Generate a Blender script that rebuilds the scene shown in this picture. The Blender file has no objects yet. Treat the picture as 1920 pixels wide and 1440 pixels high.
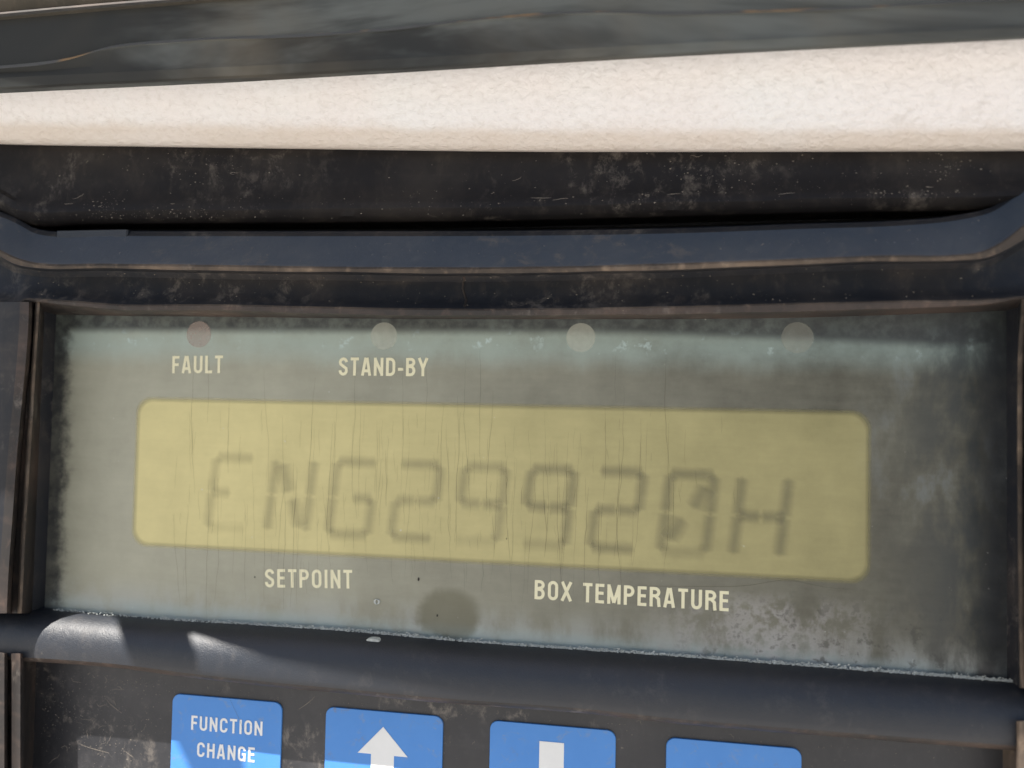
import bpy, bmesh, math, random
from mathutils import Vector, Matrix
random.seed(7)
sc = bpy.context.scene
C = sc.collection

# ------------------------------------------------------------------ camera, sky, sun, exposure
F = 1442.0                                        # focal length in photo pixels (1920 wide)
A, B, G = (math.radians(a) for a in (1.93, 9.08, 1.14))
RX = Matrix(((1, 0, 0), (0, math.cos(A), -math.sin(A)), (0, math.sin(A), math.cos(A))))
RY = Matrix(((math.cos(B), 0, math.sin(B)), (0, 1, 0), (-math.sin(B), 0, math.cos(B))))
RZ = Matrix(((math.cos(G), -math.sin(G), 0), (math.sin(G), math.cos(G), 0), (0, 0, 1)))
R = RY @ RX @ RZ                                  # panel axes: x right, y up, h out of the panel (mm)
CP = R @ Vector((0, 0, 144.2))

def W(v):                                         # panel millimetres -> world metres (panel faces -Y)
    return Vector((v[0], -v[2], v[1])) * 0.001

def P(px, py, h=0.0):                             # point of the panel relief seen at a photo pixel, h mm proud
    d = R @ Vector(((px - 960) / F, -(py - 720) / F, -1))
    return CP + d * ((h - CP.z) / d.z)

cam = bpy.data.cameras.new('camera')
co = bpy.data.objects.new('camera', cam)
C.objects.link(co)
T = Matrix(((1, 0, 0), (0, 0, -1), (0, 1, 0)))
co.matrix_world = Matrix.Translation(W(CP)) @ (T @ R).to_4x4()
cam.sensor_width = 36
cam.lens = F / 1920 * 36
cam.clip_start = 0.005
cam.clip_end = 2000
cam.dof.use_dof = True
cam.dof.focus_distance = 0.143
cam.dof.aperture_fstop = 11.0
sc.camera = co

SUN = Vector((-5.5, -7.0, 17.0)).normalized()     # towards the sun
EL = math.asin(SUN.z)
AZ = math.atan2(SUN.x, SUN.y)
w = bpy.data.worlds.new('World')
sc.world = w
w.use_nodes = True
sky = w.node_tree.nodes.new('ShaderNodeTexSky')
sky.sky_type = 'NISHITA'
sky.sun_disc = False
sky.sun_elevation = EL
sky.sun_rotation = AZ
sky.dust_density = 1.5
bg = w.node_tree.nodes['Background']
bg.inputs['Strength'].default_value = 0.05
w.node_tree.links.new(sky.outputs[0], bg.inputs['Color'])
sl = bpy.data.lights.new('sun', 'SUN')
sl.energy = 5.0
sl.angle = math.radians(0.5)
sl.color = (1.0, 0.95, 0.88)
so = bpy.data.objects.new('sun', sl)
C.objects.link(so)
so.rotation_euler = SUN.to_track_quat('Z', 'Y').to_euler()
so.location = (0, 0, 3)
sc.view_settings.view_transform = 'Standard'
sc.view_settings.look = 'None'
sc.view_settings.exposure = 1.36
sc.view_settings.gamma = 1

# ------------------------------------------------------------------ node helpers
class NT:
    def __init__(s, name):
        s.m = bpy.data.materials.new(name)
        s.m.use_nodes = True
        s.t = s.m.node_tree
        s.b = s.t.nodes['Principled BSDF']
        s.out = s.t.nodes['Material Output']
        c = s.n('ShaderNodeTexCoord')
        s.co = c.outputs['Object']
        sp = s.n('ShaderNodeSeparateXYZ')
        s.l(s.co, sp.inputs[0])
        s.x, s.z = s.mul(sp.outputs[0], 1000), s.mul(sp.outputs[2], 1000)   # panel millimetres
        s.hh = s.mul(sp.outputs[1], -1000)
    def n(s, k, **a):
        o = s.t.nodes.new(k)
        for q, v in a.items():
            setattr(o, q, v)
        return o
    def l(s, a, b): s.t.links.new(a, b)
    def put(s, inp, v):
        if isinstance(v, bpy.types.NodeSocket): s.l(v, inp)
        elif isinstance(v, tuple): inp.default_value = (*v, 1) if len(v) == 3 else v
        else: inp.default_value = v
    def math(s, op, a, b=0.0, clamp=False):
        o = s.n('ShaderNodeMath', operation=op, use_clamp=clamp)
        s.put(o.inputs[0], a); s.put(o.inputs[1], b)
        return o.outputs[0]
    def mul(s, a, b): return s.math('MULTIPLY', a, b)
    def add(s, a, b): return s.math('ADD', a, b)
    def sub(s, a, b): return s.math('SUBTRACT', a, b)
    def ramp(s, v, lo, hi, a=0.0, b=1.0):         # smooth step
        o = s.n('ShaderNodeMapRange', interpolation_type='SMOOTHSTEP')
        s.put(o.inputs['Value'], v)
        o.inputs['From Min'].default_value = lo; o.inputs['From Max'].default_value = hi
        o.inputs['To Min'].default_value = a; o.inputs['To Max'].default_value = b
        return o.outputs[0]
    def noise(s, scale, detail=4, rough=0.55, stretch=(1, 1, 1), dist=0.0, off=0.0):
        mp = s.n('ShaderNodeMapping')
        mp.inputs['Scale'].default_value = stretch
        mp.inputs['Location'].default_value = (off, off, off)
        s.l(s.co, mp.inputs[0])
        o = s.n('ShaderNodeTexNoise')
        s.l(mp.outputs[0], o.inputs['Vector'])
        o.inputs['Scale'].default_value = scale
        o.inputs['Detail'].default_value = detail
        o.inputs['Roughness'].default_value = rough
        o.inputs['Distortion'].default_value = dist
        return o.outputs[0]
    def mix(s, f, a, b):
        o = s.n('ShaderNodeMix', data_type='RGBA')
        s.put(o.inputs[0], f); s.put(o.inputs[6], a); s.put(o.inputs[7], b)
        return o.outputs[2]
    def bump(s, h, strength=0.3, dist=0.0002):
        o = s.n('ShaderNodeBump')
        o.inputs['Strength'].default_value = strength
        o.inputs['Distance'].default_value = dist
        s.l(h, o.inputs['Height'])
        s.l(o.outputs[0], s.b.inputs['Normal'])
    def fin(s, col=None, rough=None, spec=None, alpha=None):
        if col is not None: s.put(s.b.inputs['Base Color'], col)
        if rough is not None: s.put(s.b.inputs['Roughness'], rough)
        if spec is not None: s.put(s.b.inputs['Specular IOR Level'], spec)
        if alpha is not None: s.put(s.b.inputs['Alpha'], alpha)
        return s.m
    def band(s, v, c, wd):                        # 1 at c, 0 at +-wd
        return s.ramp(s.math('ABSOLUTE', s.sub(v, c)), 0.0, wd, 1.0, 0.0)

def plastic(name, base, dust, amount=0.5, rough=0.5, grain=1.0, spec=0.5, fleck=0.5, gs=1500):
    k = NT(name)
    big = k.noise(45, 5, 0.6)
    fine = k.noise(420, 5, 0.65, (1, 1, 0.6), 0.4)
    streak = k.noise(160, 4, 0.6, (0.18, 1, 1), 0.6, 3.1)
    spk = k.noise(900, 3, 0.6, (1, 1, 1), 0.8, 1.7)
    d = k.add(k.mul(k.ramp(big, 0.4, 0.75), 0.55), k.mul(k.ramp(fine, 0.5, 0.8), 0.5))
    d = k.mul(k.add(d, k.mul(k.ramp(streak, 0.55, 0.8), 0.35)), amount)
    col = k.mix(k.math('MINIMUM', d, 1.0), base, dust)
    smu = k.mul(k.ramp(k.noise(300, 9, 0.75, (1, 1, .8), 0.3, 6.0), 0.50, 0.66), k.ramp(k.noise(38, 5, 0.65, (1, 1, 1), 0, 9.0), 0.46, 0.60))
    col = k.mix(k.mul(smu, fleck), col, (0.19, 0.165, 0.14))
    fl = k.mul(k.ramp(spk, 0.68, 0.78), k.mul(k.ramp(big, 0.45, 0.62), fleck))
    col = k.mix(fl, col, (0.33, 0.28, 0.21))
    r = k.add(rough - 0.1, k.mul(fine, 0.2))
    k.bump(k.add(k.noise(gs, 3, 0.6), k.mul(fine, 1.5)), 0.35 * grain, 0.00006)
    return k.fin(col, r, spec)

DUST = (0.16, 0.125, 0.095)
M = {}
M['frame'] = plastic('dusty_black_plastic', (0.014, 0.016, 0.021), DUST, 0.35, 0.5, 1.0, 0.35, 0.45)
M['brown_frame'] = plastic('brown_dusted_plastic', (0.020, 0.017, 0.016), (0.15, 0.095, 0.07), 0.8, 0.6)
M['ledge'] = plastic('sky_tinted_black_plastic', (0.050, 0.068, 0.095), (0.17, 0.17, 0.17), 0.4, 0.42)  # sky reflection on the up-facing ledge is painted into this blue base
M['gasket'] = plastic('dusty_black_rubber', (0.012, 0.011, 0.012), (0.12, 0.10, 0.08), 0.35, 0.6, 1.0, 0.22, 0.5)
M['edge'] = plastic('sand_coated_edge', (0.055, 0.045, 0.038), (0.37, 0.27, 0.19), 0.95, 0.75, 1.2, 0.3)
M['rib'] = plastic('grained_black_plastic', (0.006, 0.010, 0.018), DUST, 0.10, 0.52, 3.0, 0.75, 0.12, 4200)
M['keypad'] = plastic('scuffed_keypad_film', (0.009, 0.010, 0.014), (0.14, 0.13, 0.13), 0.32, 0.58, 0.8, 0.75, 0.7)

# white textured lid skin
k = NT('textured_white_skin')
peb = k.noise(900, 4, 0.65, (0.8, 1, 1), 0.3)
pit = k.noise(430, 3, 0.5, (1, 1, 1), 0.8, 5.0)
col = k.mix(k.ramp(k.noise(40, 3), 0.35, 0.7), (0.90, 0.86, 0.845), (0.90, 0.89, 0.885))
col = k.mix(k.ramp(pit, 0.62, 0.78, 0, 0.2), col, (0.40, 0.34, 0.27))
col = k.mix(k.ramp(peb, 0.30, 0.54, 0.22, 0.0), col, (0.56, 0.52, 0.47))
tan = k.ramp(k.add(k.hh, k.mul(k.noise(200, 3), 1.5)), 11.2, 13.4, 0.55, 0.0)
col = k.mix(k.mul(tan, k.ramp(k.noise(90, 3, 0.6, (0.4, 1, 1)), 0.2, 0.6, 0.6, 1.0)), col, (0.66, 0.53, 0.40))
k.bump(peb, 0.65, 0.0009)
M['white'] = k.fin(col, 0.55)
# grey rubber seal
k = NT('weathered_grey_rubber')
a = k.noise(60, 5, 0.6, (0.2, 1, 1), 0.8)
b = k.noise(28, 4, 0.6, (0.5, 1, 1), 0.5, 2.2)
col = k.mix(k.ramp(a, 0.40, 0.62), (0.035, 0.037, 0.037), (0.13, 0.14, 0.135))
col = k.mix(k.ramp(b, 0.45, 0.75, 0, 0.6), col, (0.15, 0.125, 0.09))
M['seal'] = k.fin(col, 0.85, 0.2)
k = NT('rust_sand_in_crack')
col = k.mix(k.ramp(k.noise(60, 3), 0.55, 0.63), (0.13, 0.13, 0.125), (0.34, 0.22, 0.12))
M['rust'] = k.fin(col, 0.9, 0.2)
M['back_rubber'] = plastic('brown_grey_old_rubber', (0.07, 0.062, 0.048), (0.2, 0.17, 0.13), 0.6, 0.7)
k = NT('yard_surface')
M['ground'] = k.fin(k.mix(k.noise(2.0, 6), (0.29, 0.275, 0.255), (0.38, 0.365, 0.345)), 0.95, 0.2)

# ------------------------------------------------------------------ hazed display sheet
def haze_and_light(k, col, veil, keep=1.0, tint=(0.50, 0.49, 0.375)):
    """the yellowed and scratched surface of the sheet: patches, residue bands, dirt, plus painted light falloff and edge shade"""
    n1 = k.noise(30, 4, 0.55)
    n2 = k.noise(120, 7, 0.68, (0.8, 1, 1), 0.0, 4.0)
    n3 = k.noise(330, 6, 0.66, (1, 1, 1), 0.0, 8.0)
    n4 = k.noise(75, 8, 0.62, (1.3, 1, 0.6), 0.15, 12.0)        # runs, longer downwards
    n5 = k.noise(900, 3, 0.6, (0.12, 1, 1), 0.0, 3.0)           # fine wiping lines
    left_light = k.ramp(k.add(k.x, k.mul(n1, 40)), -60, 100, 1.0, 0.0)  # light falling off to the right, painted in as haze density
    hz = k.add(0.16, k.mul(left_light, 0.74))
    hz = k.add(hz, k.mul(k.sub(n2, 0.5), 0.45))
    hz = k.add(hz, k.mul(k.sub(n4, 0.5), 0.30))
    hz = k.add(hz, k.mul(k.sub(n5, 0.5), 0.12))
    # clean drip spot under the window
    dx = k.math('DIVIDE', k.sub(k.x, k.add(SPOT.x, k.mul(k.sub(n2, .5), 6.0))), 6.6)
    dz = k.math('DIVIDE', k.sub(k.z, k.add(SPOT.y, k.mul(k.sub(n4, .5), 5.0))), 5.0)
    el = k.ramp(k.add(k.mul(dx, dx), k.mul(dz, dz)), 0.45, 1.2, 1.0, 0.0)
    hz = k.math('MULTIPLY', hz, veil, True)
    c = k.mix(hz, col, tint)
    # pale teal residue along the top and the bottom seam
    top = k.mul(k.ramp(k.add(k.z, k.mul(k.sub(n4, .5), 5)), 1.5, 7.5), k.ramp(n2, 0.2, 0.6, 0.45, 1.0))
    top = k.mul(top, k.ramp(k.x, -90, 90, 1.0, 0.8))
    c = k.mix(k.mul(top, 0.50 * keep), c, (0.39, 0.53, 0.51))
    blot = k.mul(k.mul(k.ramp(n3, 0.56, 0.66), k.ramp(n4, 0.42, 0.55)), k.band(k.z, 8.3, 4.0))
    c = k.mix(k.mul(blot, 0.55 * keep), c, (0.56, 0.70, 0.70))
    slope = k.add(k.z, k.mul(k.x, 0.012))
    bot = k.mul(k.mul(k.ramp(slope, -46.5, -40.0, 1.0, 0.0), k.ramp(n4, 0.40, 0.58)), k.sub(1.0, k.mul(el, 0.85)))
    c = k.mix(k.mul(bot, 0.42 * keep), c, (0.43, 0.46, 0.45))
    seam = k.mul(k.ramp(slope, -47.5, -44.5, 1.0, 0.0), k.ramp(n2, 0.3, 0.55, 0.3, 1.0))
    c = k.mix(k.mul(seam, 0.5 * keep), c, (0.42, 0.52, 0.51))
    wh = k.mul(k.mul(k.ramp(n3, 0.40, 0.56), k.ramp(n4, 0.40, 0.50)), k.mul(k.band(k.x, 46, 27), k.ramp(k.z, -35, -40)))
    c = k.mix(k.mul(wh, 0.5 * keep), c, (0.40, 0.385, 0.375))
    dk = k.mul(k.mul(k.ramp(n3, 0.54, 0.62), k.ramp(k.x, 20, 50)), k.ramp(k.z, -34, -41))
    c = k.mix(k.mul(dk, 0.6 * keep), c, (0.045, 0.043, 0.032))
    # runs of grime down the right side
    rt = k.ramp(k.add(k.x, k.mul(k.sub(n4, 0.5), 26)), 58, 80)
    c = k.mix(k.mul(k.mul(rt, k.ramp(n4, 0.40, 0.58, 1.0, 0.0)), 0.85 * keep), c, (0.035, 0.042, 0.046))
    c = k.mix(k.mul(k.mul(rt, k.ramp(n4, 0.52, 0.62)), 0.35 * keep), c, (0.20, 0.24, 0.265))
    c = k.mix(k.mul(el, 0.55 * keep), c, (0.095, 0.088, 0.045))
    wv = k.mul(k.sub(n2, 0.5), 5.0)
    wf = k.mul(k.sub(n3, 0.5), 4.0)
    rim = k.math('MAXIMUM', k.ramp(k.add(k.add(k.x, wv), wf), XL + 1.6, XL + 5.2, 1.0, 0.0), k.ramp(k.add(k.add(k.x, wv), wf), XR - 7.0, XR - 1.5))  # dark border: grime, with the recess walls' shade painted into the colour
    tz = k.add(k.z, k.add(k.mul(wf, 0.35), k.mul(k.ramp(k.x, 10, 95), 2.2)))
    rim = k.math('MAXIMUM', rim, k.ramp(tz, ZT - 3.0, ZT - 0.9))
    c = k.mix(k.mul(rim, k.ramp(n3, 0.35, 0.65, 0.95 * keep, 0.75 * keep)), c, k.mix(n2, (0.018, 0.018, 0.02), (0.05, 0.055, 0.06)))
    sp = k.ramp(k.noise(700, 2, .5, (1, 1, 1), .2, 2.0), 0.735, 0.78)
    c = k.mix(k.mul(sp, 0.5), c, (0.6, 0.6, 0.55))
    return c, n2, n3

SPOT = P(842, 1152)
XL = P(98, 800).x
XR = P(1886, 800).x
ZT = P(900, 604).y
k = NT('hazed_display_sheet')
c, n2, n3 = haze_and_light(k, (0.048, 0.045, 0.031), 0.80)
k.bump(n3, 0.1, 0.00003)
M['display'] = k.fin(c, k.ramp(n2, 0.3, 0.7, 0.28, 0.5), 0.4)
k = NT('pale_olive_lcd')
c, n2, n3 = haze_and_light(k, (0.225, 0.203, 0.088), 0.88, 0.35, (0.73, 0.645, 0.31))
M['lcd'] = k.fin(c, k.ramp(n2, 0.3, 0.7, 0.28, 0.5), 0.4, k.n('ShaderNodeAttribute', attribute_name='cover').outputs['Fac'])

def flat(name, col, rough=0.5, alpha=None, var=0.12, soft=False, scale=300):
    k = NT(name)
    n = k.noise(scale, 4, 0.6)
    c = k.mix(n, tuple(v * (1 - var) for v in col), tuple(min(1, v * (1 + var)) for v in col))
    al = alpha
    if soft:
        at = k.n('ShaderNodeAttribute', attribute_name='cover')
        al = k.mul(at.outputs['Fac'], alpha)
    return k.fin(c, rough, 0.4, al)

M['cream'] = flat('cream_print', (0.84, 0.79, 0.54), 0.5, 0.92, 0.12)
M['white_print'] = flat('white_print', (0.80, 0.80, 0.78), 0.45, None, 0.06)
k = NT('blue_key_film')
col = k.mix(k.noise(120, 5, .65), (0.055, 0.225, 0.60), (0.085, 0.28, 0.68))
col = k.mix(k.ramp(k.noise(420, 4, .65, (1, 1, 1), .6), .55, .75, 0, .5), col, (0.22, 0.28, 0.38))
col = k.mix(k.mul(k.ramp(k.noise(260, 8, .72), .54, .68, 0, .6), k.ramp(k.noise(50, 4), .48, .62)), col, (0.20, 0.18, 0.16))
M['blue'] = k.fin(col, 0.38, 0.4)
M['lamp'] = flat('dull_lens', (0.68, 0.70, 0.60), 0.4, 0.36, 0.25, False, 700)
M['lamp_dim'] = flat('clouded_lens', (0.52, 0.52, 0.44), 0.4, 0.22, 0.3, False, 700)
M['lamp_red'] = flat('dull_pink_lens', (0.52, 0.42, 0.37), 0.4, 0.42, 0.25)
M['segment'] = flat('faded_segment', (0.13, 0.125, 0.095), 0.5, 0.27, 0.1, True)
M['segment_faint'] = flat('very_faded_segment', (0.17, 0.16, 0.12), 0.5, 0.20, 0.1, True)
M['segment_ghost'] = flat('ghost_segment', (0.19, 0.175, 0.12), 0.5, 0.16, 0.1, True)
M['crack'] = flat('hairline_crack', (0.12, 0.105, 0.06), 0.7, 0.34, 0.1)
M['fleck'] = flat('pale_dust_fleck', (0.33, 0.29, 0.24), 0.9, 0.55, 0.25)
M['crystal'] = flat('pale_seam_dust', (0.52, 0.54, 0.50), 0.9, None, 0.5, False, 1800)

# ------------------------------------------------------------------ object helpers
def new_obj(name, me, mat, parent=None, **props):
    o = bpy.data.objects.new(name, me)
    C.objects.link(o)
    if mat is not None: me.materials.append(mat)
    if parent is not None:
        o.parent = parent
        p = parent
        m = Matrix.Identity(4)
        while p is not None:
            m = p.matrix_basis @ m if p.parent is None else p.matrix_parent_inverse @ p.matrix_basis @ m
            p = p.parent
        o.matrix_parent_inverse = m.inverted()
    for a, v in props.items(): o[a] = v
    return o

def mesh_obj(name, verts, faces, mat, parent=None, smooth=False, angle=40, **props):
    me = bpy.data.meshes.new(name)
    me.from_pydata([W(v) for v in verts], [], faces)
    bm = bmesh.new(); bm.from_mesh(me)
    bmesh.ops.recalc_face_normals(bm, faces=bm.faces)
    bm.to_mesh(me); bm.free()
    if smooth:
        for p in me.polygons: p.use_smooth = True
        me.set_sharp_from_angle(angle=math.radians(angle))
    return new_obj(name, me, mat, parent, **props)

def thing(name, label, cat, loc):
    o = bpy.data.objects.new(name, None)
    C.objects.link(o)
    o.location = W(loc); o.empty_display_size = 0.02
    o['label'] = label; o['category'] = cat
    bpy.context.view_layer.update()
    return o

def curve(kn):
    """smooth y(x) through knots, straight beyond the ends"""
    xs = [a for a, _ in kn]; ys = [b for _, b in kn]
    n = len(kn)
    if n == 1: return lambda x: ys[0]
    s = [(ys[i + 1] - ys[i]) / (xs[i + 1] - xs[i]) for i in range(n - 1)]
    t = [s[0]] + [0.5 * (s[i - 1] + s[i]) if s[i - 1] * s[i] > -1e-4 else 0 for i in range(1, n - 1)] + [s[-1]]
    def f(x):
        if x <= xs[0]: return ys[0] + (x - xs[0]) * s[0]
        if x >= xs[-1]: return ys[-1] + (x - xs[-1]) * s[-1]
        i = max(j for j in range(n - 1) if xs[j] <= x)
        hh = xs[i + 1] - xs[i]; u = (x - xs[i]) / hh
        return ((1 + 2 * u) * (1 - u) ** 2 * ys[i] + u * (1 - u) ** 2 * hh * t[i]
                + u * u * (3 - 2 * u) * ys[i + 1] + u * u * (u - 1) * hh * t[i + 1])
    return f

def wob(seed, amp, per):
    r = random.Random(seed)
    ph = [(r.uniform(0, 6.28), r.uniform(0.6, 1.7)) for _ in range(5)]
    return lambda x: amp * sum(math.sin(x / per * q * (1 + i * 0.9) + p) / (1 + 0.5 * i) for i, (p, q) in enumerate(ph)) / 2

def loft(name, rows, mat, parent, x0=-420, x1=2320, n=230, back=-9.0, vertical=False, smooth=True, angle=35, mats=None, **props):
    """rows: (f(x)->y, h or h(x)); closed at the back so the piece has real depth"""
    verts, faces = [], []
    xs = [x0 + (x1 - x0) * i / (n - 1) for i in range(n)]
    grid = []
    for f, h in rows:
        line = []
        for x in xs:
            hv = h(x) if callable(h) else h
            line.append(P(f(x), x, hv) if vertical else P(x, f(x), hv))
        grid.append(line)
    front = len(grid)
    if back is not None:
        grid.append([Vector((v.x, v.y, back)) for v in grid[-1]])
        grid.append([Vector((v.x, v.y, back)) for v in grid[0]])
    m = len(grid)
    for line in grid: verts += line
    mi = []
    last = m if back is not None else m - 1
    for r in range(last):
        r2 = (r + 1) % m
        for i in range(n - 1):
            faces.append((r * n + i, r * n + i + 1, r2 * n + i + 1, r2 * n + i))
            mi.append(mats[r] if mats and r < len(mats) else 0)
    if back is not None:
        faces.append(tuple(r * n for r in range(m))); mi.append(0)
        faces.append(tuple(r * n + n - 1 for r in range(m))); mi.append(0)
    o = mesh_obj(name, verts, faces, mat if not isinstance(mat, list) else mat[0], parent, smooth, angle, **props)
    if isinstance(mat, list):
        for q in mat[1:]: o.data.materials.append(q)
        for p, q in zip(o.data.polygons, mi): p.material_index = q
    return o

def surf(rows, px, v):                             # a point on the loft: v counts rows
    i = min(int(v), len(rows) - 2); u = v - i
    def pt(r):
        f, h = rows[r]
        return P(px, f(px), h(px) if callable(h) else h)
    return pt(i).lerp(pt(i + 1), u)

def plate(name, pts, h0, h1, mat, parent, bevel=0.0, **props):
    """outline of (x, y) panel millimetres, raised from h0 to h1 with a chamfered front edge"""
    n = len(pts)
    cx = sum(p[0] for p in pts) / n; cy = sum(p[1] for p in pts) / n
    def ring(s, h):
        return [Vector((p[0] + (cx - p[0]) / max(abs(cx - p[0]) + abs(cy - p[1]), 1e-6) * s,
                        p[1] + (cy - p[1]) / max(abs(cx - p[0]) + abs(cy - p[1]), 1e-6) * s, h)) for p in pts]
    rs = [ring(0, h0), ring(0, h1 - bevel), ring(bevel, h1)] if bevel else [ring(0, h0), ring(0, h1)]
    verts = sum(rs, []); faces = []
    for r in range(len(rs) - 1):
        for i in range(n):
            faces.append((r * n + i, r * n + (i + 1) % n, (r + 1) * n + (i + 1) % n, (r + 1) * n + i))
    faces.append(tuple(range((len(rs) - 1) * n, len(rs) * n)))
    faces.append(tuple(range(n - 1, -1, -1)))
    return mesh_obj(name, verts, faces, mat, parent, **props)

def round_quad(q, r, seg=7):
    """rounded outline of a quad of 2-D panel points (counter-clockwise)"""
    out = []
    for i in range(4):
        a, b, c = Vector(q[i - 1]), Vector(q[i]), Vector(q[(i + 1) % 4])
        u = (a - b).normalized(); v = (c - b).normalized()
        p0, p1 = b + u * r, b + v * r
        for s in range(seg + 1):
            t = s / seg
            k1 = 1 - t
            # rational quadratic close to a circle arc
            wq = 0.7071
            d = k1 * k1 + 2 * wq * k1 * t + t * t
            p = (p0 * k1 * k1 + b * (2 * wq * k1 * t) + p1 * t * t) / d
            out.append((p.x, p.y))
    return out

# ------------------------------------------------------------------ the setting
me = bpy.data.meshes.new('ground')
me.from_pydata([(-600, -600, -1.35), (600, -600, -1.35), (600, 600, -1.35), (-600, 600, -1.35)], [], [(0, 1, 2, 3)])
new_obj('ground', me, M['ground'], None, kind='structure', label='dusty pale yard below the machine')

# ------------------------------------------------------------------ control panel
panel = thing('control_panel', 'dusty black control panel with hazed display reading ENG29920H and blue keys', 'control panel', (0, -95, -9))

def rect(x0, x1, z0, z1): return [(x0, z0), (x1, z0), (x1, z1), (x0, z1)]
plate('housing', rect(-150, 135, -135, 70), -30, -10, M['frame'], panel)
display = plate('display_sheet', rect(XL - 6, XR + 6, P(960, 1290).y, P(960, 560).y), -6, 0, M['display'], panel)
keypad = plate('keypad_sheet', rect(-112, 108, -112, P(960, 1250).y - 1), -6, 0, M['keypad'], panel)

# frame above the display: sill lip, cove, flared ledge
lipU = curve([(-200, 572), (0, 566), (26, 571), (44, 560), (133, 565), (233, 572), (400, 572), (640, 577), (867, 580), (1073, 579), (1280, 575), (1480, 570), (1713, 565), (1863, 562), (1910, 557), (2100, 552)])
w1, w2 = wob(1, 0.5, 60), wob(2, 0.6, 45)
thick = curve([(-200, 4), (0, 6), (60, 5), (140, 8), (400, 9), (640, 12), (1073, 11), (1280, 13), (1480, 14), (1713, 12), (1840, 8), (1910, 4), (2100, 4)])
base = curve([(-200, 590), (0, 591), (300, 594), (900, 599), (1480, 597), (1900, 584), (2100, 580)])
ridL = curve([(-250, 425), (-100, 450), (0, 480), (20, 492), (67, 502), (200, 503), (433, 508), (640, 510), (873, 513), (1067, 510), (1280, 505), (1447, 498), (1647, 490), (1800, 488), (1850, 483), (1882, 471), (1920, 449), (1980, 415), (2050, 395), (2300, 370)])
ridU = curve([(-250, 413), (-100, 438), (0, 468), (20, 478), (67, 492), (200, 494), (433, 497), (640, 500), (873, 501), (1067, 499), (1280, 493), (1447, 487), (1647, 479), (1800, 477), (1842, 471), (1880, 452), (1920, 421), (1980, 385), (2050, 365), (2300, 340)])
facT = curve([(-250, 370), (-100, 385), (0, 406), (33, 420), (67, 438), (200, 442), (433, 443), (640, 443), (973, 442), (1280, 437), (1480, 430), (1720, 421), (1800, 412), (1863, 396), (1900, 372), (1940, 345), (1990, 328), (2050, 318), (2300, 300)])
top_rows = [
    (base, -1.0),
    (lambda x: lipU(x) + thick(x) + w1(x), 9.8),
    (lambda x: lipU(x) + 2.0 + w2(x) * .6, 10.0),
    (lambda x: lipU(x) - 1.5 + w2(x) * .6, 9.7),
    (lambda x: lipU(x) - 10, 8.7),
    (lambda x: lipU(x) - 26, 7.7),
    (lambda x: ridL(x) + 16, 7.4),
    (lambda x: ridL(x) + 5, 8.4),
    (lambda x: ridL(x) + w1(x), 13.6),
    (lambda x: ridU(x) + 4, 13.9),
    (lambda x: ridU(x) + w2(x) * .6, 13.6),
    (lambda x: ridU(x) - 4, 12.7),
    (lambda x: facT(x) + 5, 7.6),
    (facT, 6.9),
    (lambda x: facT(x) - 9, 6.2),
    (lambda x: facT(x) - 14, -3.0),
]
#       wall  lip    cove .......  under  edge  edge   face
loft('upper_frame', top_rows, [M['frame'], M['edge'], M['brown_frame'], M['ledge']], panel,
     mats=[2, 2, 1, 0, 0, 0, 0, 0, 1, 1, 3, 3, 3, 0, 0])

mx = [P(872, lipU(872) - 4 - j * 12 , 8.9 - .12 * j) for j in range(6)]
tube = []
def bead(pts, r, name, mat, par):
    vv, ff = [], []
    for p in pts:
        vv += [p + Vector((r * math.cos(a * 1.0472), 0, .7 * r * math.sin(a * 1.0472))) for a in range(6)]
    for i in range(len(pts) - 1):
        for a in range(6): ff.append((i * 6 + a, i * 6 + (a + 1) % 6, i * 6 + 6 + (a + 1) % 6, i * 6 + 6 + a))
    return mesh_obj(name, vv, ff, mat, par, True)
bead([surf(top_rows, 868 + 1.5 * (7 - v) + 2.5 * math.sin(v * 3.1), v) + Vector((0, 0, .05)) for v in (6.9, 6.4, 6, 5.5, 5, 4.5, 4, 3.6, 3.2)], .22, 'mould_seam', M['brown_frame'], panel)
a0, a1 = P(104, 438, 7.2), P(238, 430, 7.2)
plate('spacer_tab', rect(a0.x, a1.x, a0.y - 1, a1.y), -3, 7.1, M['rib'], panel, bevel=.3)

# rubber strip between the lid and the ledge
gB = curve([(-250, 380), (0, 401), (33, 419), (167, 421), (333, 419), (640, 417), (973, 413), (1280, 405), (1613, 397), (1780, 396), (1847, 394), (2100, 385)])
w3 = wob(3, 1.4, 90)
gas_rows = [
    (lambda x: gB(x) + 3, -5.0),
    (lambda x: gB(x) + w1(x) * .5, 3.6),
    (lambda x: gB(x) - 3 + w1(x) * .5, 4.8),
    (lambda x: gB(x) - 12, 6.3),
    (lambda x: gB(x) - 26 + w3(x), 7.2),
    (lambda x: gB(x) - 40 + w3(x), 7.0),
    (lambda x: gB(x) - 48 + w3(x), 6.2),
    (lambda x: gB(x) - 80, 5.8),
    (lambda x: gB(x) - 118, 5.6),
    (lambda x: gB(x) - 160, 5.0),
]
loft('rubber_strip', gas_rows, M['gasket'], panel)

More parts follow.
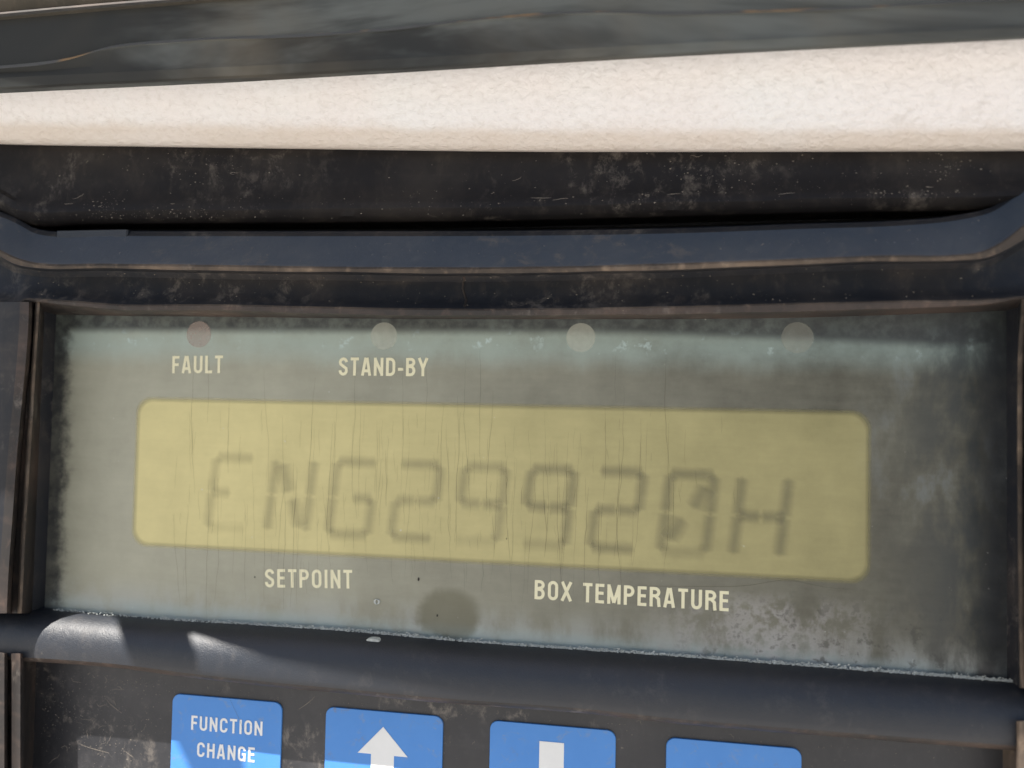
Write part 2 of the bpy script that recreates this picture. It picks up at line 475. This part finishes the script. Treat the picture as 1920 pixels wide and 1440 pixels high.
# rounded bar between display and keypad
rT = curve([(-300, 1105), (30, 1133), (110, 1142), (283, 1157), (467, 1168), (640, 1179), (850, 1198), (1280, 1228), (1600, 1252), (1920, 1277), (2200, 1298)])
rB = curve([(-300, 1205), (17, 1238), (130, 1245), (233, 1254), (360, 1271), (533, 1290), (640, 1300), (820, 1317), (1087, 1337), (1280, 1358), (1613, 1385), (1897, 1407), (2200, 1432)])
def rr(t): return lambda x: rT(x) + (rB(x) - rT(x)) * t
rib_rows = [(lambda x: rT(x) - 1, -3.0), (rr(0.01), 0.5), (rr(0.04), 1.4), (rr(0.09), 2.6), (rr(0.17), 4.0), (rr(0.28), 5.2),
            (rr(0.42), 6.2), (rr(0.57), 6.8), (rr(0.72), 7.1), (rr(0.84), 7.2), (rr(0.93), 7.1), (rr(0.98), 6.4), (lambda x: rB(x) + w1(x) * .7, 5.0),
            (lambda x: rB(x) - 3, 0.3), (lambda x: rB(x) - 5, -4.0)]
loft('divider_bar', rib_rows, [M['rib'], M['brown_frame']], panel, mats=[0] * 10 + [1] * 4)

# side frames
lin = curve([(540, 74), (647, 67), (782, 59), (893, 52), (1004, 45), (1135, 39)])
lou = curve([(540, 62), (627, 59), (849, 39), (960, 31), (1071, 23), (1135, 20)])
wl = wob(5, 1.0, 40)
def side(name, rows, y0, y1, **kw):
    return loft(name, rows, kw.pop('mat', M['brown_frame']), panel, x0=y0, x1=y1, n=70, vertical=True, **kw)
def dip(h, d=1.1):                                # the side frame runs down into the bar at its lower end
    return lambda y: h - d * min(1, max(0, (y - 850) / 285)) ** 1.5
lrows = [(lambda y: lou(y) - 330, 7.5), (lambda y: lou(y) - 60, dip(10.9, .2)), (lambda y: lou(y) - 24, dip(11.6, .2)), (lambda y: lou(y) - 7, dip(11.2, .2)), (lambda y: lou(y) - 1 + wl(y), dip(10.1, .3)), (lambda y: lou(y) + 2, dip(7.4, 1)),
         (lambda y: lin(y) - 7, dip(7.2, 1)), (lambda y: lin(y) - 5.5, dip(9.2)), (lambda y: lin(y) - 2 + wl(y) * .5, dip(9.7)), (lambda y: lin(y) + 2.5, dip(9.3))]
def wallrow(X, h):
    def f(y):                                      # pixel column where the wall's foot meets the sheet
        lo, hi = -400, 2400
        for _ in range(40):
            m = (lo + hi) / 2
            if P(m, y, h).x < X: lo = m
            else: hi = m
        return lo
    return f
lrows += [(wallrow(XL - 0.8, 2.5), 2.5), (wallrow(XL - 0.2, 0.6), 0.6), (wallrow(XL, -1.0), -1.0)]
side('side_frame', lrows, 566, 1150, mat=[M['brown_frame'], M['edge'], M['frame']], mats=[2, 2, 0, 0, 0, 0, 0, 1, 1, 0, 2, 2])
rin = curve([(540, 1918), (580, 1917), (647, 1912), (813, 1910), (1093, 1912), (1270, 1915)])
rrows = [(wallrow(XR, -1.0), -1.0), (wallrow(XR + 0.2, 0.6), 0.6), (wallrow(XR + 0.8, 2.5), 2.5),
         (lambda y: rin(y) - 2.5, 9.4), (lambda y: rin(y) + 1 + wl(y) * .6, 9.8), (lambda y: rin(y) + 7, 9.5), (lambda y: rin(y) + 10, 7.4), (lambda y: rin(y) + 18, 7.4), (lambda y: rin(y) + 24, 11), (lambda y: rin(y) + 330, 9.0)]
side('side_frame', rrows, 556, 1290, mat=[M['frame'], M['edge']], mats=[0, 0, 0, 1, 1, 0, 0, 0, 0])
side('keypad_edge', [(lambda y: -330, 8.0), (lambda y: 8, 9.0), (lambda y: 13, 8.2), (lambda y: 16, 5.5), (lambda y: 19, 5.5), (lambda y: 22, 8.0), (lambda y: 38, 8.4), (lambda y: 42, 7.8), (lambda y: 46, 4.0), (wallrow(P(62, 1350).x, -1.0), -1.0)], 1225, 1640)
side('keypad_edge', [(wallrow(P(1880, 1400).x, -1.0), -1.0), (lambda y: 1903, 4.0), (lambda y: 1907, 7.8), (lambda y: 1911, 8.4), (lambda y: 1930, 8.0), (lambda y: 2250, 8.0)], 1352, 1640, mat=M['edge'])

# LCD window behind the hazed sheet
q = [P(253, 1018), P(1625, 1087), P(1625, 778), P(262, 750)]
lx0, lx1, lz0, lz1 = -76.4, 62.81, -33.09, -4.43
def soft_sheet(name, outer, inner, h, mat, parent):
    n = len(outer)
    verts = [Vector((*p, h)) for p in outer] + [Vector((*p, h)) for p in inner]
    faces = [tuple(range(n, 2 * n))] + [(i, (i + 1) % n, n + (i + 1) % n, n + i) for i in range(n)]
    me = bpy.data.meshes.new(name)
    me.from_pydata([W(v) for v in verts], [], faces)
    at = me.attributes.new('cover', 'FLOAT', 'POINT')
    for j in range(2 * n): at.data[j].value = 0.0 if j < n else 1.0
    return new_obj(name, me, mat, parent)
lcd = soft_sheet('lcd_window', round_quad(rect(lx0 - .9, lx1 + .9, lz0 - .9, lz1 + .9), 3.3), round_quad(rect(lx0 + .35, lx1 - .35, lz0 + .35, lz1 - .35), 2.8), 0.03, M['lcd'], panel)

# indicator lamps
for i, (px, py, r) in enumerate([(373, 627, 2.65), (720, 630, 2.65), (1089, 633, 2.7), (1495, 633, 2.75)]):
    c = P(px, py)
    o = plate('indicator_lamp', [(c.x + r * math.cos(a * math.pi / 18), c.y + r * math.sin(a * math.pi / 18)) for a in range(36)],
              -1.0, 0.05, M['lamp_red'] if i == 0 else M['lamp_dim'] if i == 3 else M['lamp'], panel)
    if i == 0: o['label'] = 'faded pinkish indicator lamp above FAULT'

# ------------------------------------------------------------------ lettering
def arc(cx, cy, rx, ry, a0, a1, n=8):
    return [(cx + rx * math.cos(math.radians(a0 + (a1 - a0) * i / n)), cy + ry * math.sin(math.radians(a0 + (a1 - a0) * i / n))) for i in range(n + 1)]
# condensed capitals as strokes: unit height 1, width given, stroke centre lines inset by half a stroke
S = 0.075
def glyph(ch):
    w = {'I': 0.17, '-': 0.28, 'M': 0.62, 'N': 0.50, ' ': 0.24, 'E': 0.41, 'F': 0.40, 'L': 0.40, 'T': 0.44, 'Y': 0.50, 'A': 0.52, 'X': 0.50}.get(ch, 0.49)
    l, r, b, t, m, cx = S, w - S, S, 1 - S, 0.5, w / 2
    rx = (r - l) / 2; ry = 0.2
    g = {
        'A': [[(l - .01, 0), (cx - .035, 1)], [(r + .01, 0), (cx + .035, 1)], [(l + .05, .27), (r - .05, .27)]],
        'B': [[(l, 0), (l, 1)], [(l, t), (cx, t)] + arc(cx, .755, rx - .01, t - .755, 90, -90) + [(l, .535)], [(l, .52)] + [(cx, .52)] + arc(cx, (.52 + b) / 2, rx, (.52 - b) / 2, 90, -90) + [(l, b)]],
        'C': [arc(cx, t - ry, rx, ry, -12, 180) + arc(cx, b + ry, rx, ry, 180, 372)],
        'D': [[(l, 0), (l, 1)], [(l, t), (cx - .03, t)] + arc(cx - .03, t - .22, rx + .03, .22, 90, 0) + arc(cx - .03, b + .22, rx + .03, .22, 0, -90) + [(l, b)]],
        'E': [[(l, 0), (l, 1)], [(l, t), (w, t)], [(l, .52), (w - .03, .52)], [(l, b), (w, b)]],
        'F': [[(l, 0), (l, 1)], [(l, t), (w, t)], [(l, .50), (w - .03, .50)]],
        'G': [arc(cx, t - ry, rx, ry, -8, 180) + arc(cx, b + ry, rx, ry, 180, 350) + [(r, .45)], [(cx + .01, .47), (w - .0, .47)], [(r, 0), (r, .5)]],
        'H': [[(l, 0), (l, 1)], [(r, 0), (r, 1)], [(l, .52), (r, .52)]],
        'I': [[(cx, 0), (cx, 1)]],
        'L': [[(l, 0), (l, 1)], [(l, b), (w, b)]],
        'M': [[(l, 0), (l, 1)], [(r, 0), (r, 1)], [(l + .01, .92), (cx, .06)], [(r - .01, .92), (cx, .06)]],
        'N': [[(l, 0), (l, 1)], [(r, 0), (r, 1)], [(l + .005, .9), (r - .005, .1)]],
        'O': [arc(cx, t - ry, rx, ry, 0, 180) + arc(cx, b + ry, rx, ry, 180, 360) + [(r, t - ry)]],
        'P': [[(l, 0), (l, 1)], [(l, t), (cx, t)] + arc(cx, .715, rx, t - .715, 90, -90) + [(l, .505)]],
        'R': [[(l, 0), (l, 1)], [(l, t), (cx, t)] + arc(cx, .74, rx, t - .74, 90, -90) + [(l, .555)], [(cx + .03, .54), (r - .01, .40), (r + .01, .1), (r + .03, 0)]],
        'S': [arc(cx, t - ry, rx, ry, 5, 180) + [(l + .03, .63), (cx, .515), (r - .02, .40)] + arc(cx, b + ry, rx, ry, 0, -185)],
        'T': [[(cx, 0), (cx, 1)], [(0, t), (w, t)]],
        'U': [[(l, 1), (l, b + ry)] + arc(cx, b + ry, rx, ry, 180, 360) + [(r, 1)]],
        'X': [[(l - .03, 0), (r + .03, 1)], [(l - .03, 1), (r + .03, 0)]],
        'Y': [[(l - .03, 1), (cx, .44)], [(r + .03, 1), (cx, .44)], [(cx, .46), (cx, 0)]],
        '-': [[(0, .37), (w, .37)]],
        ' ': [],
    }[ch]
    return w, g

def ribbon(pts, half):
    """mitred ribbon of a polyline in 2-D -> list of quads"""
    pts = [p for i, p in enumerate(pts) if i == 0 or (Vector(p) - Vector(pts[i - 1])).length > 1e-4]
    L, Rr = [], []
    n = len(pts)
    for i in range(n):
        p = Vector(pts[i])
        d0 = (p - Vector(pts[i - 1])).normalized() if i > 0 else None
        d1 = (Vector(pts[i + 1]) - p).normalized() if i < n - 1 else None
        if d0 is None: d0 = d1
        if d1 is None: d1 = d0
        n0 = Vector((-d0.y, d0.x)); n1 = Vector((-d1.y, d1.x))
        mm = (n0 + n1)
        if mm.length < 1e-6: mm = n0
        mm.normalize()
        s = half / max(mm.dot(n0), 0.5)
        L.append(p + mm * s); Rr.append(p - mm * s)
    return [(L[i], Rr[i], Rr[i + 1], L[i + 1]) for i in range(n - 1)]

def lettering(text, a, b, height, mat, parent, h=0.06, weight=0.081, gap=0.14, name='lettering', **props):
    """text from panel point a to b along its baseline, capital height in mm, as raised print"""
    adv = []; x = 0
    for ch in text:
        wd, g = glyph(ch)
        adv.append((x, g)); x += wd + gap
    tot = (x - gap)
    ux = Vector((b.x - a.x, b.y - a.y)); ln = ux.length; ux.normalize()
    uy = Vector((-ux.y, ux.x))
    sx = ln / tot / height
    verts, faces = [], []
    lay = 0
    for x0, g in adv:
        for st in g:
            lay = (lay + 1) % 7
            for qd in ribbon([((x0 + p[0]) * sx, p[1]) for p in st], weight):
                k0 = len(verts)
                for v in qd:
                    p = Vector((a.x, a.y)) + ux * (v.x * height) + uy * (v.y * height)
                    verts.append(Vector((p.x, p.y, h + lay * 0.004)))
                faces.append((k0, k0 + 1, k0 + 2, k0 + 3))
    return mesh_obj(name, verts, faces, mat, parent, **props)

lettering('FAULT', P(323, 700), P(418, 699.5), 3.5, M['cream'], panel, label='cream printed word FAULT on the hazed display')
lettering('STAND-BY', P(635, 704), P(802, 705.5), 3.5, M['cream'], panel, label='cream printed word STAND-BY on the hazed display')
lettering('SETPOINT', P(497, 1101), P(661, 1103.5), 3.55, M['cream'], panel, label='cream printed word SETPOINT on the hazed display')
lettering('BOX TEMPERATURE', P(1002, 1123), P(1366, 1146), 3.5, M['cream'], panel, label='cream printed word BOX TEMPERATURE on the hazed display')

# ------------------------------------------------------------------ LCD characters
SEG = {  # 14-segment strokes in a unit cell
    'a': ((.08, 1), (.92, 1)), 'f': ((0, .95), (0, .545)), 'b': ((1, .95), (1, .545)), 'e': ((0, .455), (0, .05)), 'c': ((1, .455), (1, .05)),
    'd': ((.08, 0), (.92, 0)), 'g': ((.07, .5), (.42, .5)), 'h': ((.58, .5), (.93, .5)), 'k': ((.2, .9), (.42, .58)), 'n': ((.8, .82), (.64, .6)),
    'm': ((.58, .42), (.8, .1)), 'p': ((.36, .4), (.2, .18)), 'i': ((.5, .9), (.5, .56)), 'j': ((.5, .44), (.5, .1))}
CH = {'E': 'afegd', 'N': 'fekmbc', 'G': 'afedch', '2': 'abhged', '9': 'abfghcd', '0': 'abfecdnp', 'H': 'fbghec'}
e0, e1 = P(389, 988), P(1374, 1040)
for i, ch in enumerate('ENG29920H'):
    ox = e0.x + (e1.x - e0.x) * i / 8; oy = e0.y + (e1.y - e0.y) * i / 8
    cw, chh, sl = 7.9, 13.9, 0.11
    verts, faces, cov = [], [], []
    for si, s in enumerate(CH[ch]):
        (u0, v0), (u1, v1) = SEG[s]
        wd = 1.35 if s in 'knmp' else 1.0
        a = Vector((ox + u0 * cw + v0 * chh * sl, oy + v0 * chh)); b = Vector((ox + u1 * cw + v1 * chh * sl, oy + v1 * chh))
        d = (b - a).normalized(); nn = Vector((-d.y, d.x))
        hz = 0.06 + si * 0.004
        k0 = len(verts)
        for cv in (1.0, 0.0):
            hw = wd * (0.2 if cv else 1.5)
            e = 0.05 if cv else 0.95
            for p in (a - d * (e * .3) - nn * hw, b + d * (e * .3) - nn * hw, b + d * e, b + d * (e * .3) + nn * hw, a - d * (e * .3) + nn * hw, a - d * e):
                verts.append(Vector((p.x, p.y, hz))); cov.append(cv * (0.5 if s == 'd' and ch in 'E90' else 1.0))
        faces.append(tuple(range(k0, k0 + 6)))
        for j in range(6):
            j2 = (j + 1) % 6
            faces.append((k0 + j, k0 + 6 + j, k0 + 6 + j2, k0 + j2))
    me = bpy.data.meshes.new('lcd_character')
    me.from_pydata([W(v) for v in verts], [], faces)
    at = me.attributes.new('cover', 'FLOAT', 'POINT')
    for j, cv in enumerate(cov): at.data[j].value = cv
    new_obj('lcd_character', me, M['segment_ghost'] if i == 0 else M['segment_faint'] if i < 5 else M['segment'], lcd)

# ------------------------------------------------------------------ blue keys
tops = [(327, 1298, 531, 1318), (612, 1324, 831, 1342), (918, 1350, 1155, 1368), (1250, 1382, 1503, 1402)]
names = ['blue key lettered FUNCTION CHANGE', 'blue key with a white upward arrow', 'blue key with a white downward arrow', 'plain blue key at the right of the row']
keys = []
for i in range(4):
    x0 = -66.75 + 31.98 * i; x1 = x0 + 23.07; z1 = -62.41
    a, b = P(*tops[i][:2]), P(*tops[i][2:])
    zt = (a.y + b.y) / 2
    o = plate('key', round_quad(rect(x0, x1, zt - 23, zt), 1.6), -1.0, 0.35, M['blue'], panel, bevel=0.12)
    o['label'] = names[i]
    keys.append((o, x0, x1, zt))
lettering('FUNCTION', P(358, 1368, .4), P(492, 1380, .4), 2.75, M['white_print'], keys[0][0], h=0.40)
lettering('CHANGE', P(369, 1418.5, .4), P(477, 1429.5, .4), 2.8, M['white_print'], keys[0][0], h=0.40)
def arrow(key, cx, tipz, up):
    s = 1 if up else -1
    pts = [(0, 0), (4.9, -5.2), (2.25, -5.2), (2.25, -13), (-2.25, -13), (-2.25, -5.2), (-4.9, -5.2)]
    pts = [(cx + x, tipz + s * y) for x, y in pts]
    if not up: pts = pts[::-1]
    verts = [Vector((x, y, h)) for h in (0.3, 0.42) for x, y in pts]
    n = 7
    faces = [tuple(range(n, 2 * n)), tuple(range(n - 1, -1, -1))] + [(i, (i + 1) % n, n + (i + 1) % n, n + i) for i in range(n)]
    return mesh_obj('arrow', verts, faces, M['white_print'], key)
tp = P(718.5, 1363, .4)
arrow(keys[1][0], tp.x, tp.y, True)
tp = P(1034.5, 1391.5, .4)
arrow(keys[2][0], tp.x, tp.y - 13, False)

# ------------------------------------------------------------------ cracks, dust, fibres on the panel
def strip_mesh(name, lines, mat, parent, **props):
    """lines: (list of panel points, half width in mm or list)"""
    verts, faces = [], []
    for pts, hw in lines:
        n = len(pts)
        for i, p in enumerate(pts):
            d = (pts[min(i + 1, n - 1)] - pts[max(i - 1, 0)])
            nn = Vector((-d.y, d.x, 0))
            nn = nn.normalized() if nn.length > 1e-9 else Vector((1, 0, 0))
            ww = hw * (0.35 + 0.65 * math.sin(math.pi * (i + .3) / (n - .4)))
            verts += [p + nn * ww, p - nn * ww]
        k0 = len(verts) - 2 * n
        for i in range(n - 1):
            faces.append((k0 + 2 * i, k0 + 2 * i + 1, k0 + 2 * i + 3, k0 + 2 * i + 2))
    return mesh_obj(name, verts, faces, mat, parent, **props)

rng = random.Random(11)
lines = []
def crack(px, y0, y1, hw):
    n = max(5, int((y1 - y0) / 14)); x = px; pts = []; dr = rng.uniform(-.05, .03)
    for i in range(n):
        y = y0 + (y1 - y0) * i / (n - 1)
        x += (y1 - y0) / n * dr + rng.gauss(0, .8)
        if rng.random() < .15: dr = rng.uniform(-.12, .1)
        pts.append(P(x, y, 0.10 + rng.random() * 0.02))
    lines.append((pts, hw))
for i in range(64):
    px = 330 + 950 * (i / 64) + rng.uniform(-14, 14)
    a = rng.uniform(755, 980) if rng.random() < .75 else rng.uniform(640, 760); ln = rng.uniform(90, 330)
    b = min(a + ln, 1165 + rng.uniform(-60, 10))
    crack(px, a, b, rng.uniform(.022, .048))
for i in range(170):
    px = rng.gauss(800, 270)
    if not 300 < px < 1400: continue
    a = rng.uniform(760, 1060)
    crack(px, a, a + rng.uniform(15, 70), rng.uniform(.016, .032))
strip_mesh('crack_lines', lines, M['crack'], display, kind='stuff')
# one long curved scratch under the lettering
strip_mesh('scratch', [([P(1180 + t * 420, 1099 + (-14 * math.exp(-((t - .7) / .14) ** 2)) + 6 * t * t, .1) for t in [j / 24 for j in range(25)]], .06)], M['crack'], display)

strip_mesh('scratch', [([P(430 + 4 * j, 1306 + 9.5 * j + 1.5 * math.sin(j), .45) for j in range(9)], .05)], M['crack'], keys[0][0])
# pale crumbs along the seam of sheet and bar
verts, faces = [], []
rng = random.Random(21)
def crumb(p, s):
    k0 = len(verts)
    n = 5; a0 = rng.random() * 6
    for j in range(n):
        rr_ = s * rng.uniform(.5, 1.1)
        verts.append(p + Vector((rr_ * 1.5 * math.cos(a0 + j * 6.283 / n), rr_ * math.sin(a0 + j * 6.283 / n), 0)))
    verts.append(p + Vector((0, 0, s * .7)))
    for j in range(n): faces.append((k0 + j, k0 + (j + 1) % n, k0 + n))
for i in range(5200):
    px = rng.uniform(100, 1930)
    dens = 0.35 + 0.65 * min(1, max(0, (px - 250) / 300))
    if rng.random() > dens: continue
    p = P(px, rT(px) - abs(rng.gauss(0, 2.6)) + 4.0, rng.uniform(0.7, 1.3))
    crumb(p, rng.uniform(.06, .2))
mesh_obj('seam_crumbs', verts, faces, M['crystal'], panel, kind='stuff')

c0 = P(707, 1128)
bead([c0 + Vector((.45 * math.cos(j * .9), .5 * math.sin(j * .9), .1)) for j in range(8)], .22, 'chip', M['crystal'], display)
c0 = P(700, 1200.5, 3.5)
plate('chip', [(c0.x + 1.35 * math.cos(j * .524), c0.y + .36 * math.sin(j * .524)) for j in range(12)], 2.4, 3.75, M['crystal'], panel, bevel=.1, label='small pale oval nick on the black divider bar')
for px, py, r in ((785, 1086, .28), (820, 1154, .2), (478, 1082, .12), (950, 1010, .12)):
    c0 = P(px, py)
    plate('dirt_speck', [(c0.x + r * .6 * math.cos(j), c0.y + r * 1.2 * math.sin(j)) for j in range(6)], 0, .15, M['gasket'], display)

# dust flecks and short fibres lying on the dark plastic
verts, faces = [], []
rng = random.Random(31)
def scatter(rows, n, v0, v1, x0, x1, lift=0.12, s0=.04, s1=.16, clump=None):
    for i in range(n):
        if clump and rng.random() < .75:
            cx, cv, sx, sv = rng.choice(clump)
            px, v = rng.gauss(cx, sx), rng.gauss(cv, sv)
        else:
            px, v = rng.uniform(x0, x1), rng.uniform(v0, v1)
        if not v0 <= v <= v1: continue
        p = surf(rows, px, v) + Vector((0, 0, lift))
        crumb(p, s0 + (s1 - s0) * rng.random() ** 3)
scatter(gas_rows, 700, 2.5, 8.6, -20, 1900, clump=[(310, 3.4, 60, .5), (200, 4.5, 25, .8), (380, 7.6, 60, .5), (250, 3.2, 90, .3), (1480, 6.5, 80, .8), (1700, 4.4, 70, .4), (1770, 7.2, 30, .5), (1330, 7, 60, .6), (900, 4.5, 300, .5)])
scatter(top_rows, 220, 3.6, 7, 60, 1880)
scatter(top_rows, 160, 11.3, 12, 80, 1850, s1=.1)
key_rows = [(lambda x: rB(x) + 12, 0.0), (lambda x: rB(x) + 110, 0.0), (lambda x: rB(x) + 230, 0.0)]
scatter(key_rows, 900, 0, 1.9, 50, 600, .03, .03, .13, clump=[(160, .3, 70, .3), (230, .6, 60, .4), (110, .7, 40, .5), (260, .1, 60, .1), (190, 1.2, 60, .3)])
scatter(key_rows, 500, 0, 1.9, 540, 1900, .03, .03, .10, clump=[(700, .05, 200, .08), (1400, .1, 200, .1)])
mesh_obj('dust_flecks', verts, faces, M['fleck'], panel, kind='stuff')
lines = []
def fibre(surface, px, py, ln, hw=.05, turn=.5, h=.12):
    a = rng.uniform(0, 6.28); x, y = px, py; pts = []
    for j in range(9):
        pts.append(surface(x, y, h)); a += rng.gauss(0, turn)
        x += math.cos(a) * ln / 8; y += math.sin(a) * ln / 8
    lines.append((pts, hw))
for i in range(20): fibre(P, rng.gauss(190, 80), rng.uniform(1275, 1420), rng.uniform(8, 30), rng.uniform(.02, .05), .45)
for a_, b_ in (((200, 1312), (228, 1337)), ((590, 1306), (560, 1330)), ((150, 1395), (205, 1412)), ((235, 1408), (250, 1420))):
    lines.append(([P(a_[0] + (b_[0] - a_[0]) * j / 6, a_[1] + (b_[1] - a_[1]) * (j / 6) ** .8, .12) for j in range(7)], .06))
for i in range(16): fibre(P, rng.uniform(540, 1850), rng.uniform(1330, 1400) + 0.05 * 900 * 0, rng.uniform(8, 25), .03, .7)
for px, py in ((430, 1395),):
    lines.append(([P(px - 15 + 9 * j, py + 6 * math.sin(j * .6 - 1.2) + j * 1.2 + 8, .15) for j in range(12)], .07))
for i in range(14): fibre(lambda x, y, h: surf(gas_rows, x, y / 100) + Vector((0, 0, .15)), rng.uniform(60, 1850), rng.uniform(380, 800), rng.uniform(12, 40), .05, .8)
strip_mesh('dust_fibres', lines, M['fleck'], panel, kind='stuff')

# ------------------------------------------------------------------ white lid propped open above the panel
lid = thing('lid', 'white textured lid propped open above the black panel with a grey rubber seal', 'lid', (0, 43, 5))
wL = curve([(-300, 258), (0, 270), (300, 275), (640, 280), (960, 284), (1280, 284.5), (1920, 283), (2300, 280)])
bar = curve([(-300, 183), (0, 168), (640, 137), (1280, 103), (1920, 73), (2300, 55)])
lid_rows = [(lambda x: wL(x) + 1, 3.0), (lambda x: wL(x), 7.6), (lambda x: wL(x) - 3, 8.6), (lambda x: wL(x) - 14, 9.6), (lambda x: wL(x) - 30, 10.6),
            (lambda x: wL(x) - 46, 12.0)]
def lid_mid(t): return lambda x: (wL(x) - 46) + (bar(x) - 60 - (wL(x) - 46)) * t
lid_rows += [(lid_mid(.33), 14.4), (lid_mid(.66), 17.0), (lid_mid(1.0), 19.6)]
loft('inner_skin', lid_rows, M['white'], lid, back=None, angle=60)
# unseen rest of the lid: a slab run out and up to shade the panel (x, h along the slab)
def slab_pt(x, h, up): return Vector((x, 33.0 + h + 4.5 + up * 0.7, h - 1.0 - up * 0.7))
edge = [(-200, 63.5), (-128, 63.5), (-126.6, 66), (-126, 86), (-116, 86), (-115.4, 67.5), (-105.5, 73.2), (-97, 76.2), (-86, 77.5), (-60, 80), (170, 83)]  # made-up tab and steps, out of view, shaped to cast the bar's shadow bands
verts = [slab_pt(x, h, 0) for x, h in edge] + [slab_pt(170, 31, 0), slab_pt(-200, 31, 0)]
n = len(verts)
verts += [v + Vector((0, 4, -4)) for v in verts]
faces = [tuple(range(n)), tuple(range(2 * n - 1, n - 1, -1))] + [(i, (i + 1) % n, n + (i + 1) % n, n + i) for i in range(n)]
mesh_obj('shade_slab', verts, faces, M['white'], lid)
# seal with a torn layer line
wc = wob(9, 2.0, 120)
crk = curve([(-300, 140), (0, 125), (130, 110), (210, 88), (330, 76), (640, 61), (900, 36), (1060, 23), (1280, 23), (1600, 14), (1920, -4), (2300, -25)])
topl = curve([(-300, 62), (0, 34), (200, 16), (400, 0), (640, -22), (1280, -75), (1920, -120), (2300, -150)])
seal_rows = [(lambda x: bar(x) - 2, 18.0), (lambda x: bar(x) + wc(x) * .3, 22.0), (lambda x: bar(x) - 5, 23.0), (lambda x: bar(x) - 22, 23.6), (lambda x: bar(x) - 32 + wc(x), 23.3), (lambda x: max(crk(x) + 6, topl(x) + 12), 24.0),
             (lambda x: max(crk(x) + 3 + wc(x), topl(x) + 8), 24.3), (lambda x: max(crk(x) - 2, topl(x) + 6), 23.4), (lambda x: topl(x) + 4, 24.0), (lambda x: topl(x) - 2, 25.2), (lambda x: topl(x) - 7, 23.0), (lambda x: topl(x) - 12, 20.5), (lambda x: topl(x) - 40, 22.0), (lambda x: topl(x) - 260, 24.0)]
loft('rubber_seal', seal_rows, [M['seal'], M['rust'], M['brown_frame'], M['back_rubber']], lid, back=16.0, mats=[0, 0, 0, 0, 0, 0, 1, 0, 3, 3, 2, 3, 3])
# ------------------------------------------------------------------ body wall behind
wallv = [(-260, 52, 2), (260, 52, 2), (260, 420, 2), (-260, 420, 2)]
v = [Vector(a) for a in wallv] + [Vector((a[0], a[1], -20)) for a in wallv]
o = mesh_obj('body_wall', v, [(0, 1, 2, 3), (7, 6, 5, 4), (0, 4, 5, 1), (1, 5, 6, 2), (2, 6, 7, 3), (3, 7, 4, 0)], M['white'])
o['label'] = 'white textured outer wall of the machine above the lid'; o['category'] = 'wall'
